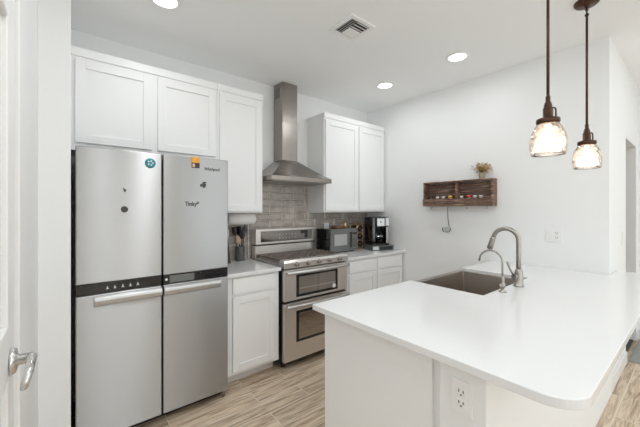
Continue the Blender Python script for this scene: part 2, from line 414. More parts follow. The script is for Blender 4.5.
# ---------------------------------------------------------------- cabinets
def shaker(x0, x1, z0, z1, yf, s=-1, t=.019, fw=.057):
    bm = nb(); yb = yf - s * t
    def B(a, b, c, d, ya, yb2): box(bm, a, b, min(ya, yb2), max(ya, yb2), c, d)
    B(x0, x0 + fw, z0, z1, yf, yb); B(x1 - fw, x1, z0, z1, yf, yb); B(x0 + fw, x1 - fw, z0, z0 + fw, yf, yb); B(x0 + fw, x1 - fw, z1 - fw, z1, yf, yb)
    B(x0 + fw - .001, x1 - fw + .001, z0 + fw - .001, z1 - fw + .001, yf - s * .010, yb)
    return bm
def slab(x0, x1, z0, z1, yf, s=-1, t=.019):
    bm = nb(); yb = yf - s * t; box(bm, x0, x1, min(yf, yb), max(yf, yb), z0, z1); return bm
YU = 2.64                                                   # face of the wall cabinets
def wall_cab(name, label, x0, x1, z0, z1, doors, dz):
    t = thing(name, label, 'cabinet', ((x0 + x1) / 2, YB - .01, z0))
    bm = nb(); box(bm, x0, x1, YU, YB - .001, z0, z1); obj('body', bm, 'cab', t, .0015)
    bm = nb(); box(bm, x0, x1, YU - .012, YU - .0005, z1 - .058, z1); obj('cornice', bm, 'cab', t, .003)
    for a, b in doors: obj('door', shaker(a, b, dz[0], dz[1], YU - .020), 'cab', t, .0015)
    return t
wall_cab('wall_cabinet', 'low two-door white shaker wall cabinet above the refrigerator', .014, .9985, 1.815, 2.502, [(.037, .493), (.534, .980)], (1.866, 2.425))
wall_cab('wall_cabinet', 'tall single-door white wall cabinet between refrigerator and range hood', .9995, 1.437, 1.385, 2.502, [(1.017, 1.418)], (1.40, 2.425))
wall_cab('wall_cabinet', 'white two-door wall cabinet right of the range hood above the microwave', 2.195, 3.222, 1.385, 2.490, [(2.209, 2.721), (2.744, 3.203)], (1.40, 2.412))
YF = 2.345
def base_cab(name, label, x0, x1, doors, yf=YF, s=-1, yb=YB - .002, ztop=.882, drawers=True, dtop=None):
    t = thing(name, label, 'cabinet', ((x0 + x1) / 2, (yf + yb) / 2, 0))
    ys = sorted((yf, yb)); tk = sorted((yf - s * .10, yb))
    bm = nb(); box(bm, x0, x1, ys[0], ys[1], .10, ztop); obj('body', bm, 'cab', t, .0015)
    bm = nb(); box(bm, x0, x1, tk[0], tk[1], 0, .0995); obj('toe_kick', bm, 'cab', t)
    for a, b in doors:
        if drawers:
            obj('drawer', slab(a, b, .742, .868, yf + s * .020, s), 'cab', t, .002)
        obj('door', shaker(a, b, .128, .722 if drawers else ztop - .02, yf + s * .020, s), 'cab', t, .0015)
    return t
base_cab('base_cabinet', 'white base cabinet between refrigerator and range, one drawer over a door', .952, 1.435, [(1.008, 1.388)])
base_cab('base_cabinet', 'white base cabinet directly right of the range, under the microwave', 2.243, 2.719, [(2.285, 2.702)])
base_cab('base_cabinet', 'white base cabinet in the room corner under the coffee maker', 2.721, XR - .014, [(2.738, 3.185)])
YC = 2.305
bm = nb(); box(bm, .948, 1.4385, YC, YB - .002, .884, .914); tag(obj('countertop', bm, 'quartz', None, .003), 'short white quartz countertop between refrigerator and range holding the utensil crock', 'countertop')
bm = nb(); box(bm, 2.2405, XR - .001, YC, YB - .002, .884, .914); tag(obj('countertop', bm, 'quartz', None, .003), 'white quartz countertop in the corner under the microwave and coffee maker', 'countertop')

# ---------------------------------------------------------------- refrigerator
fr = thing('refrigerator', 'large four-door stainless steel refrigerator with black control band', 'refrigerator', (.484, 2.6, 0))
FY = 2.25
bm = nb(); box(bm, .042, .926, FY + .066, 2.925, .03, 1.765); obj('body', bm, 'bodygrey', fr, .004)
bm = nb(); box(bm, .06, .91, FY + .085, FY + .12, .002, .03); obj('kick_grille', bm, 'black', fr)
for x in (.05, .915):
    bm = nb(); cyl(bm, (x, FY + .045, 0), (x, FY + .045, .060), .012, seg=14); plabel(obj('foot', bm, 'nickel', fr), 'small grey levelling foot')
    bm = nb(); cyl(bm, (x, 2.84, 0), (x, 2.84, .0295), .018, seg=14); obj('foot', bm, 'black', fr)
for a, b in ((.037, .08), (.89, .93)):
    bm = nb(); box(bm, a, b, FY + .03, FY + .10, 1.767, 1.786); plabel(obj('hinge_cover', bm, 'brownsp', fr, .003), 'small brown hinge cover')
doorsX = ((.033, .4815), (.4895, .935))
for (a, b) in doorsX:
    bm = nb(); box(bm, a, b, FY, FY + .06, .982, 1.784); u = plabel(obj('upper_door', bm, 'steel', fr, .006, 3), 'tall upper stainless door')
    bm = nb(); box(bm, a + .001, b - .001, FY + .004, FY + .06, .918, .980); c = obj('control_band', bm, 'blackgloss', fr, .002)
    bm = nb(); box(bm, a, b, FY, FY + .06, .062, .915); d = plabel(obj('lower_door', bm, 'steel', fr, .006, 3), 'lower stainless door with a lip handle')
    h0, h1 = (a + .085, b - .001) if a < .2 else (a + .001, b - .062)
    bm = nb(); n_ = 18
    prof = [(0, .906), (-.016, .905), (-.026, .896), (-.028, .880), (-.024, .858), (-.010, .846), (0, .843)]
    extrude_poly(bm, [(FY - .0005 + p, z) for p, z in prof], h0, h1, plane='YZ'); obj('handle', bm, 'handle', d, .003)
    bm = nb()
    if a < .2:
        for k, q in enumerate((107.5, 115, 123, 130.5, 138)):
            t_ = (q - 320) / 310.7; x = FY * (.630 + .7766 * t_) / (.7766 - .630 * t_)
            bm = nb(); box(bm, x - .007, x + .007, FY + .0015, FY + .0035, .939, .943); box(bm, x - .004, x + .004, FY + .0015, FY + .0035, .9445, .952); box(bm, x - .0015, x + .0015, FY + .0015, FY + .0035, .9425, .958)
            obj('control_icon', bm, 'white', c)
    else:
        box(bm, .530, .690, FY + .0015, FY + .0035, .925, .973); plabel(obj('display', bm, 'grey', c, .001), 'grey display window')
        bm = nb(); cyl(bm, (.509, FY + .001, .950), (.509, FY + .0035, .950), .008); obj('control_icon', bm, 'white', c)
def onf(u, v):
    t_ = (u - 320) / 310.7; dx, dy = .630 + .7766 * t_, .7766 - .630 * t_; s_ = FY / dy
    return s_ * dx, 1.42 + (209 - v) / 310.7 * s_
x, z = onf(212, 169.5)
fb = text('brand_lettering', 'Whirlpool', .030, (x, FY - .0012, z), (PI / 2, 0, 0), 'magnet', fr, .0008, sx=.90)
x, z = onf(150.3, 163.2)
mg = thing('fridge_magnet', 'round teal magnet near the top of the left fridge door', 'magnet', (x, FY - .001, z))
bm = nb(); lathe(bm, [(.029, 0), (.031, .003), (.026, .006), (.002, .007)], (x, FY - .0006, z), 'Y', 24); obj('disc', bm, 'teal', mg)
bm = nb()
for k in range(5):
    a = k * 2 * PI / 5; box(bm, x + .013 * math.cos(a) - .004, x + .013 * math.cos(a) + .004, FY - .009, FY - .0074, z + .013 * math.sin(a) - .004, z + .013 * math.sin(a) + .004)
obj('emblem', bm, 'capw', mg)
x, z = onf(195.5, 163)
bm = nb(); box(bm, x - .027, x + .027, FY - .0035, FY - .0006, z - .036, z + .040)
mg = tag(obj('energy_label', bm, 'orange', None, .0005), 'orange and black sticker at the top of the right fridge door', 'sticker')
bm = nb(); box(bm, x - .027, x + .027, FY - .0045, FY - .0037, z - .036, z + .001); ob = plabel(obj('dark_panel', bm, 'darkink', mg), 'dark lower half')
bm = nb(); box(bm, x - .022, x - .005, FY - .0055, FY - .0047, z - .030, z - .006); obj('print', bm, 'peach', ob)
x, z = onf(124.5, 190)
bm = nb(); extrude_poly(bm, [(x - .008, z + .012), (x - .003, z + .013), (x + .001, z + .001), (x + .006, z + .007), (x + .010, z + .004), (x + .006, z - .012), (x - .002, z - .010)], FY - .005, FY - .0006, plane='XZ')
tag(obj('fridge_magnet', bm, 'magnet', None, .0008), 'tiny dark heart-like magnet, upper of two on the left fridge door', 'magnet')
x, z = onf(124.5, 209.3)
bm = nb(); lathe(bm, [(.018, 0), (.019, .003), (.014, .006), (.010, .004), (.002, .0045)], (x, FY - .0006, z), 'Y', 22)
tag(obj('fridge_magnet', bm, 'magnet', None), 'round pewter magnet below the tiny one on the left fridge door', 'magnet')
x, z = onf(203.5, 185)
bm = nb(); cyl(bm, (x + .004, FY - .0006, z), (x + .004, FY - .006, z), .015, .012); box(bm, x - .022, x - .006, FY - .006, FY - .0006, z - .012, z + .006); box(bm, x - .004, x + .020, FY - .008, FY - .0006, z + .014, z + .022); cyl(bm, (x + .003, FY - .0063, z - .012), (x + .003, FY - .009, z - .012), .008)
tag(obj('fridge_magnet', bm, 'magnet', None, .001), 'small grey figure magnet on the right fridge door below the sticker', 'magnet')
x, z = onf(192, 204)
o = text('lettering_magnet', 'Tinky*', .042, (x, FY - .0020, z), (PI / 2, 0, 0), 'magnet', None, .0010, sx=.85)
tag(o, 'small script word magnet on the right fridge door', 'magnet')

# ---------------------------------------------------------------- range
RX0, RX1, RY = 1.455, 2.222, 2.29
rg = thing('range', 'stainless double-oven gas range with five front knobs', 'range', (1.84, 2.6, 0))
bm = nb(); box(bm, RX0 + .004, RX1 - .004, RY + .045, 2.90, .04, .885); obj('body', bm, 'black', rg, .003)
for x in (RX0 + .05, RX1 - .05):
    for y in (RY + .1, 2.82):
        bm = nb(); cyl(bm, (x, y, 0), (x, y, .04), .018); obj('foot', bm, 'black', rg)
# control panel
bm = nb(); extrude_poly(bm, [(RY - .004, .895), (RY - .010, .945), (RY + .006, .966), (RY + .075, .966), (RY + .075, .895)], RX0, RX1, plane='YZ')
cp = obj('control_panel', bm, 'steel_w', rg, .003)
for u in (296, 307.5, 318.5, 328.5, 338.5):
    t_ = (u - 320) / 310.7; x = RY * (.630 + .7766 * t_) / (.7766 - .630 * t_)
    bm = nb(); lathe(bm, [(.021, 0), (.021, .004), (.017, .007), (.016, .026), (.012, .030)], (x, RY - .0085, .928), 'Y', 20); box(bm, x - .003, x + .003, RY - .042, RY - .034, .918, .938)
    plabel(obj('knob', bm, 'nickel', cp), 'metal burner knob')
bm = nb(); box(bm, RX0, RX1, RY + .076, 2.826, .887, .932); obj('cooktop', bm, 'steel_w', rg, .004)
for (x, y, r) in ((1.60, 2.47, .045), (1.60, 2.70, .035), (1.838, 2.58, .055), (2.075, 2.47, .045), (2.075, 2.70, .035)):
    bm = nb(); lathe(bm, [(r, 0), (r, .008), (r * .75, .010), (r * .75, .018), (r * .2, .020)], (x, y, .9325), 'Z', 22); obj('burner', bm, 'iron', rg)
gx = [RX0 + .02 + i * (RX1 - RX0 - .04) / 3 for i in range(4)]
for i in range(3):
    a, b = gx[i] + .003, gx[i + 1] - .003; y0, y1 = RY + .085, 2.815; bm = nb(); t = .0085
    zb, zt_ = .950, .966
    for x in (a, b - t): box(bm, x, x + t, y0, y1, zb, zt_)
    for k in range(8):
        y = y0 + (y1 - y0 - t) * k / 7; box(bm, a + t, b - t, y, y + t, zb, zt_)
    for k in (1, 2, 3):
        x = a + (b - a) * k / 4; box(bm, x - t / 2, x + t / 2, y0 + t, y1 - t, zb + .002, zt_ + .001)
    for x in (a, b - .012):
        for y in (y0, y1 - .012): box(bm, x, x + .012, y, y + .012, .9325, zb)
    obj('grate', bm, 'iron', rg, .0015, 1)
# ovens
def oven(z0, z1, w0, w1, label):
    bm = nb(); t = .04
    xa, xb = 1.586, 2.085
    box(bm, RX0 + .004, xa, RY, RY + t, z0, z1); box(bm, xb, RX1 - .004, RY, RY + t, z0, z1); box(bm, xa, xb, RY, RY + t, z0, w0); box(bm, xa, xb, RY, RY + t, w1, z1)
    d = plabel(obj('oven_door', bm, 'steel_w', rg, .002), label)
    bm = nb(); box(bm, xa + .001, xb - .001, RY + .003, RY + .02, w0 + .001, w1 - .001); g = obj('window', bm, 'blackgloss', d)
    bm = nb(); box(bm, xa + .03, xb - .03, RY + .0012, RY + .0028, w0 + .025, w1 - .022); obj('pane', bm, 'glassdark', d)
    bm = nb(); zh = z1 - .024; n_ = 20; pts = []; rr = []
    for k in range(n_ + 1):
        q = k / n_; pts.append((RX0 + .012 + q * (RX1 - RX0 - .024), RY - .030 - .026 * math.sin(PI * q), zh)); rr.append(.0155)
    tube(bm, pts, rr, 12)
    for x in (RX0 + .030, RX1 - .030): cyl(bm, (x, RY - .001, zh), (x, RY - .036, zh), .012)
    obj('handle', bm, 'handle', d)
    return d, g
d1, g1 = oven(.608, .882, .628, .832, 'upper oven door')
d2, g2 = oven(.075, .586, .225, .508, 'lower oven door')
bm = nb(); box(bm, 1.616, 2.055, RY - .0002, RY + .0011, .700, .708); plabel(obj('rack', bm, 'chrome', g1), 'bright oven rack line')
x = 2.035
bm = nb(); cyl(bm, (x, RY - .0005, .668), (x, RY - .002, .668), .022); tag(obj('sticker', bm, 'capw', None), 'small round white sticker on the upper oven window', 'sticker')
text('brand_lettering', 'Whirlpool', .020, (2.12, RY - .001, .140), (PI / 2, 0, 0), 'magnet', d2)
# backguard
bm = nb(); box(bm, RX0 + .004, RX1 - .004, 2.8275, 2.90, .887, 1.046); bo = obj('backguard_base', bm, 'steel_w', rg, .002)
bm = nb(); box(bm, RX0 + .002, RX1 - .002, 2.815, 2.915, 1.058, 1.215); bg = obj('backguard', bm, 'steel_w', rg, .006, 3)
bm = nb(); box(bm, RX0 + .01, RX1 - .01, 2.822, 2.905, 1.0465, 1.0575); obj('backguard_gap', bm, 'black', rg)
bm = nb(); box(bm, 1.512, 2.165, 2.812, 2.8148, 1.082, 1.193); dp = obj('display', bm, 'mirrorgrey', bg, .001)
bm = nb(); box(bm, 2.01, 2.10, 2.8105, 2.8118, 1.150, 1.185); box(bm, 2.06, 2.10, 2.8105, 2.8118, 1.10, 1.150); obj('clock_display', bm, 'blackgloss', dp)
for i in range(6):
    for j in range(2):
        bm = nb(); box(bm, 1.73 + i * .040, 1.740 + i * .040, 2.8112, 2.8118, 1.112 + j * .040, 1.116 + j * .040); obj('button', bm, 'capw', dp)
bm = nb(); box(bm, RX0 + .0005, RX0 + .0035, RY + .05, 2.90, .05, .885)
obj('side_trim', bm, 'black', rg)

# ---------------------------------------------------------------- range hood
hd = thing('range_hood', 'stainless chimney range hood over the cooktop', 'range hood', (1.825, 2.9, 1.69))
HX0, HX1, HY = 1.459, 2.190, 2.50
bm = nb(); box(bm, HX0, HX1, HY, 2.928, 1.692, 1.737); obj('rim', bm, 'hood', hd, .003)
bm = nb(); cx0, cx1, cy = 1.730, 1.921, 2.753
lo = [bm.verts.new(p) for p in ((HX0 + .002, HY + .002, 1.7375), (HX1 - .002, HY + .002, 1.7375), (HX1 - .002, 2.928, 1.7375), (HX0 + .002, 2.928, 1.7375))]
prev = lo
for k in range(1, 9):
    q = k / 8; e = q ** .88
    A = (HX0 + .002, HX1 - .002, HY + .002); B = (cx0 - .002, cx1 + .002, cy - .002)
    xa, xb, ya = [A[i] + (B[i] - A[i]) * q for i in range(3)]
    zz = 1.7375 + (1.93 - 1.7375) * (q ** 1.15)
    cur = [bm.verts.new(p) for p in ((xa, ya, zz), (xb, ya, zz), (xb, 2.928, zz), (xa, 2.928, zz))]
    for i in range(4): bm.faces.new((prev[i], prev[(i + 1) % 4], cur[(i + 1) % 4], cur[i]))
    prev = cur
bm.faces.new(prev); bm.faces.new(lo[::-1])
obj('canopy', bm, 'hood', hd)
bm = nb(); box(bm, cx0, cx1, cy, 2.932, 1.931, 2.33); plabel(obj('chimney', bm, 'hood', hd, .002), 'lower chimney section')
bm = nb(); box(bm, cx0 + .002, cx1 - .002, cy + .002, 2.932, 2.3305, H - .002); ch = plabel(obj('chimney', bm, 'hood', hd, .002), 'upper chimney section')
bm = nb()
for k in range(5): box(bm, cx0 + .0005, cx0 + .0018, cy + .05, cy + .14, 2.60 + k * .022, 2.610 + k * .022)
obj('vent_slot', bm, 'slot', ch)
bm = nb(); box(bm, HX0 + .03, HX1 - .03, HY + .03, 2.90, 1.686, 1.6915); obj('filter', bm, 'nickel', hd, .001)

# ---------------------------------------------------------------- peninsula
PZ0, PZ1 = .884, .914
r = .10; xl, xr, yk, yb = 1.01, 3.50, 1.31, .19
pts = [(xl, yk)] + arc(xl + r, yb + r, r, 180, 270, 12) + arc(xr - .02, yb + .02, .02, 270, 360, 4) + [(xr, YH - .002), (XR - .002, YH - .002), (XR - .002, yk), (2.637, yk), (2.637, .812), (1.889, .812), (1.889, yk)]
bm = nb(); extrude_poly(bm, pts, PZ0, PZ1)
tag(obj('countertop', bm, 'quartz', None, .003, 3), 'large white quartz peninsula countertop with a rounded near corner', 'countertop')
bm = nb(); box(bm, 1.050, XR - .002, .440, .606, 0, .882); struct('wall_peninsula', bm, 'wall', bevel=.004)
PY = 1.255
A = base_cab('base_cabinet', 'white end cabinet of the peninsula with a plain side panel', 1.079, 1.868, [(1.10, 1.46), (1.475, 1.85)], yf=PY, s=1, yb=.612)
bm = nb(); box(bm, 1.060, 1.0785, .642, PY + .012, 0, .882); obj('end_panel', bm, 'cab', A, .002)
base_cab('base_cabinet', 'white sink base cabinet under the apron-front sink', 1.870, 2.652, [(1.89, 2.255), (2.265, 2.635)], yf=PY, s=1, yb=.612, ztop=.66, drawers=False)
base_cab('base_cabinet', 'white peninsula cabinet between the sink and the right wall', 2.654, XR - .002, [(2.67, 3.19)], yf=PY, s=1, yb=.612)
# sink
sk = thing('kitchen_sink', 'stainless apron-front sink set into the peninsula countertop', 'sink', (2.263, 1.07, .67))
bm = nb(); a, b, c, d = 1.8915, 2.6345, .8145, 1.335; zt, zb, w_ = .8825, .668, .012
zr = .880
ip = (a + w_, b - w_, c + w_, d - .040)
out = [(a, c), (b, c), (b, d), (a, d)]; inn = [(ip[0], ip[2]), (ip[1], ip[2]), (ip[1], ip[3]), (ip[0], ip[3])]
vo0 = [bm.verts.new((*p, zb)) for p in out]; vo1 = [bm.verts.new((*p, .8935)) for p in out]
vi1 = [bm.verts.new((*p, .8935)) for p in inn]; vi0 = [bm.verts.new((p[0] + (.02 if p[0] < 2.2 else -.02), p[1] + (.02 if p[1] < 1 else -.02), zb + .015)) for p in inn]
for i in range(4):
    j = (i + 1) % 4
    bm.faces.new((vo0[i], vo0[j], vo1[j], vo1[i])); bm.faces.new((vo1[i], vo1[j], vi1[j], vi1[i])); bm.faces.new((vi1[i], vi1[j], vi0[j], vi0[i]))
bm.faces.new(vi0); bm.faces.new(vo0[::-1])
obj('basin', bm, 'sinks', sk, .006, 3)
bm = nb(); lathe(bm, [(.045, 0), (.045, .003), (.032, .003), (.030, .001)], (2.263, 1.03, zb + .0155), 'Z', 24); obj('drain', bm, 'chrome', sk)
# main faucet
fx, fy = 2.297, .762
ft = thing('kitchen_faucet', 'tall brushed nickel gooseneck faucet behind the sink', 'faucet', (fx, fy, .914))
bm = nb(); lathe(bm, [(.031, 0), (.031, .006), (.026, .010), (.026, .085), (.020, .105), (.0155, .115)], (fx, fy, .9145), 'Z', 28); obj('base', bm, 'nickel', ft)
R_ = .078; pts = [(fx, fy, 1.02), (fx, fy, 1.10), (fx, fy, 1.19)]
zc = 1.210
for k in range(1, 17):
    a = PI * k / 16 * .93; pts.append((fx, fy + R_ - R_ * math.cos(a), zc + R_ * math.sin(a)))
bm = nb(); tube(bm, pts, .0145, 16); obj('neck', bm, 'nickel', ft)
e = Vector(pts[-1]); dr = (e - Vector(pts[-2])).normalized()
bm = nb(); tube(bm, [e + dr * .0, e + dr * .01, e + dr * .085, e + dr * .09], [.0150, .0175, .0195, .016], 18); obj('spray_head', bm, 'nickel', ft)
bm = nb(); tube(bm, [(fx - .020, fy + .008, .975), (fx - .045, fy + .014, .980)], .017, 16); tube(bm, [(fx - .042, fy + .014, .985), (fx - .062, fy + .024, 1.02), (fx - .088, fy + .036, 1.075)], [.008, .0065, .0075], 12)
plabel(obj('handle', bm, 'nickel', ft), 'slanted lever handle')
bm = nb(); cyl(bm, (fx + .024, fy, .975), (fx + .045, fy - .004, .975), .005); obj('pin', bm, 'nickel', ft)
# filter faucet
gx_, gy = 2.063, .772
ft = thing('filter_faucet', 'small slim gooseneck water filter faucet nearer the camera', 'faucet', (gx_, gy, .914))
bm = nb(); lathe(bm, [(.022, 0), (.022, .004), (.010, .008), (.009, .022), (.015, .026), (.016, .050), (.010, .056), (.0115, .062), (.0115, .085), (.006, .095)], (gx_, gy, .9145), 'Z', 22); obj('base', bm, 'nickel', ft)
pts = [(gx_, gy, 1.0), (gx_, gy, 1.06), (gx_, gy, 1.09)]; R2 = .068
for k in range(1, 15):
    a = PI * k / 14 * .92; pts.append((gx_, gy + R2 - R2 * math.cos(a), 1.093 + R2 * math.sin(a)))
pts.append((gx_, pts[-1][1] + .004, pts[-1][2] - .022))
bm = nb(); tube(bm, pts, .0058, 12); obj('neck', bm, 'nickel', ft)
bm = nb(); tube(bm, [(gx_ - .012, gy, .952), (gx_ - .030, gy + .003, .956)], .006, 10); cyl(bm, (gx_ - .026, gy + .002, .944), (gx_ - .030, gy + .002, .966), .006); obj('handle', bm, 'nickel', ft)

# ---------------------------------------------------------------- outlets and switches
def plate(name, label, cat, c, n, u, w_, h_, parts):
    """plate on a wall: c centre on the surface, n outward normal, u horizontal direction"""
    c, n, u = Vector(c), Vector(n), Vector(u); z = Vector((0, 0, 1))
    def bx(bm, a0, a1, b0, b1, d0, d1):
        P = [c + u * a + z * b + n * d for a in (a0, a1) for b in (b0, b1) for d in (d0, d1)]
        v = [bm.verts.new(p) for p in P]
        for f in ((0, 1, 3, 2), (4, 6, 7, 5), (0, 4, 5, 1), (2, 3, 7, 6), (0, 2, 6, 4), (1, 5, 7, 3)): bm.faces.new([v[i] for i in f])
    t = thing(name, label, cat, c)
    bm = nb(); bx(bm, -w_ / 2, w_ / 2, -h_ / 2, h_ / 2, .0005, .006); obj('cover_plate', bm, 'white', t, .0015)
    for kind, a in parts:
        if kind == 'duplex':
            for s in (-.019, .019):
                bm = nb(); bx(bm, a - .017, a + .017, s - .014, s + .014, .0062, .0085); so = obj('socket', bm, 'white', t, .001)
                bm = nb(); bx(bm, a - .009, a - .006, s - .001, s + .009, .0087, .0093); bx(bm, a + .006, a + .009, s - .001, s + .008, .0087, .0093); bx(bm, a - .0025, a + .0025, s - .011, s - .006, .0087, .0093); obj('slot', bm, 'slot', so)
        else:
            bm = nb(); bx(bm, a - .016, a + .016, -.033, .033, .0062, .009); plabel(obj('rocker', bm, 'white', t, .001), 'flat rocker switch')
plate('wall_outlet', 'white two-gang switch and outlet plate on the right wall', 'outlet', (XR, .805, 1.197), (-1, 0, 0), (0, -1, 0), .115, .115, [('rocker', -.023), ('duplex', .023)])
plate('wall_outlet', 'white duplex outlet low on the end of the peninsula wall', 'outlet', (1.050, .520, .775), (-1, 0, 0), (0, -1, 0), .072, .116, [('duplex', 0)])
plate('wall_outlet', 'white outlet on the tile backsplash behind the microwave', 'outlet', (2.475, Yt - .0125, 1.19), (0, -1, 0), (1, 0, 0), .072, .116, [('duplex', 0)])
plate('light_switch', 'white switch plate on the hall wall beside the doorway', 'light switch', (3.84, YH, 1.16), (0, -1, 0), (1, 0, 0), .072, .116, [('rocker', 0)])

# ---------------------------------------------------------------- ceiling fittings
def can(x, y, label, group=None):
    t = thing('recessed_light', label, 'ceiling light', (x, y, H), group)
    bm = nb(); lathe(bm, [(.072, -.001), (.092, -.001), (.092, -.004), (.088, -.009), (.072, -.011)], (x, y, H), 'Z', 36, closed=True); obj('trim_ring', bm, 'white', t)
    bm = nb(); cyl(bm, (x, y, H - .0015), (x, y, H - .0050), .0715, seg=36); obj('diffuser', bm, 'lamp', t)
labs = ['round recessed ceiling light nearest the pendants', 'round recessed ceiling light near the back right corner', 'round recessed ceiling light above the refrigerator, cut by the top edge']
for i, (x, y) in enumerate(CANS_AND_FILLS):
    if i < 3: can(x, y, labs[i])
vt = thing('ceiling_vent', 'square white louvred air vent in the ceiling', 'vent', (1.62, 1.62, H))
bm = nb(); vx0, vx1, vy0, vy1 = 1.497, 1.743, 1.499, 1.745; f = .032
for q in ((vx0, vx1, vy0, vy0 + f), (vx0, vx1, vy1 - f, vy1), (vx0, vx0 + f, vy0 + f, vy1 - f), (vx1 - f, vx1, vy0 + f, vy1 - f)): box(bm, *q, H - .012, H - .0005)
obj('frame', bm, 'white', vt, .003)
bm = nb(); box(bm, vx0 + f, vx1 - f, vy0 + f, vy1 - f, H - .0035, H - .0005); plabel(obj('duct', bm, 'slot', vt), 'dark duct behind the louvres')
ix0, ix1, iy0, iy1 = vx0 + f, vx1 - f, vy0 + f, vy1 - f
def lou(x0, x1, y0, y1, ax, tilt):
    bm = nb(); z0, z1 = H - .013, H - .005
    if ax == 'x': v = [(x0, y0, z0), (x1, y0, z0), (x1, y1, z1), (x0, y1, z1)] if tilt > 0 else [(x0, y0, z1), (x1, y0, z1), (x1, y1, z0), (x0, y1, z0)]
    else: v = [(x0, y0, z0), (x0, y1, z0), (x1, y1, z1), (x1, y0, z1)] if tilt > 0 else [(x0, y0, z1), (x0, y1, z1), (x1, y1, z0), (x1, y0, z0)]
    a = [bm.verts.new(p) for p in v]; b = [bm.verts.new((p[0], p[1], p[2] + .0015)) for p in v]
    bm.faces.new(a); bm.faces.new(b[::-1])
    for i in range(4): bm.faces.new((a[i], a[(i + 1) % 4], b[(i + 1) % 4], b[i]))
    obj('louvre', bm, 'white', vt)
w3 = (ix1 - ix0)
for k in range(3):                                           # left bank runs along y
    x = ix0 + .004 + k * .020; lou(x, x + .012, iy0, iy1, 'y', 1)
for k in range(6):                                           # right bank runs along x
    y = iy0 + .004 + k * .0300; lou(ix0 + .064, ix1 - .002, y, y + .019, 'x', -1 if k > 2 else 1)

# ---------------------------------------------------------------- pendants
def pendant(px, py, label):
    t = thing('pendant_light', label, 'pendant light', (px, py, H), None)
    bm = nb(); lathe(bm, [(.066, -.0005), (.066, -.012), (.058, -.022), (.016, -.026), (.012, -.040)], (px, py, H), 'Z', 32); obj('canopy', bm, 'bronze', t)
    bm = nb(); cyl(bm, (px, py, H - .040), (px, py, H - .085), .0045, seg=10); lathe(bm, [(.006, -.05), (.010, -.055), (.006, -.062)], (px, py, H), 'Z', 14); lathe(bm, [(.007, -.078), (.011, -.084), (.011, -.092), (.006, -.096)], (px, py, H), 'Z', 14); obj('swivel', bm, 'bronze', t)
    zc_ = 1.835
    bm = nb(); cyl(bm, (px, py, H - .092), (px, py, zc_ + .095), .0065, seg=14); lathe(bm, [(.0065, .13), (.010, .125), (.010, .100), (.014, .096), (.014, .086)], (px, py, zc_), 'Z', 16); obj('rod', bm, 'bronze', t)
    bm = nb(); lathe(bm, [(.012, .092), (.017, .086), (.017, .074), (.021, .070), (.021, .028), (.026, .024), (.047, .018), (.0485, .012), (.0485, .000), (.043, -.006), (.020, -.006)], (px, py, zc_), 'Z', 32); obj('fitter', bm, 'bronze', t)
    u = Vector((.7766, -.630, 0)).normalized(); c = Vector((px, py, zc_))
    bm = nb(); tube(bm, [c + u * .014 + Vector((0, 0, .074)), c + u * .028 + Vector((0, 0, .074)), c + u * .036 + Vector((0, 0, .070)), c + u * .038 + Vector((0, 0, .060)), c + u * .038 + Vector((0, 0, .014))], .0038, 8); obj('bracket', bm, 'bronze', t)
    bm = nb(); prof = []
    outp = [(.040, -.004), (.050, -.014), (.061, -.034), (.070, -.060), (.0745, -.088), (.0745, -.116), (.071, -.144), (.069, -.155)]
    inp = [(r_ - .0025, z_) for r_, z_ in outp][::-1]
    lathe(bm, outp + inp, (px, py, zc_), 'Z', 40, closed=True); plabel(obj('lamp_shade', bm, 'globe', t), 'seeded clear glass shade')
    bm = nb(); lathe(bm, [(.012, -.008), (.013, -.035), (.019, -.050), (.025, -.072), (.024, -.088), (.015, -.102), (.003, -.106)], (px, py, zc_), 'Z', 20); plabel(obj('bulb', bm, 'filament', t), 'glowing warm bulb')
    l = bpy.data.lights.new('pendant_glow', 'POINT'); l.energy = .7; l.color = (1, .90, .80); l.shadow_soft_size = .03
    o = bpy.data.objects.new('pendant_glow', l); COL.objects.link(o); o.location = (px, py, zc_ - .125); attach(o, t)
pendant(1.794, .470, 'bronze rod pendant with glass shade, nearer and larger of the two')
pendant(2.582, .469, 'bronze rod pendant with glass shade, farther one whose ceiling canopy shows')

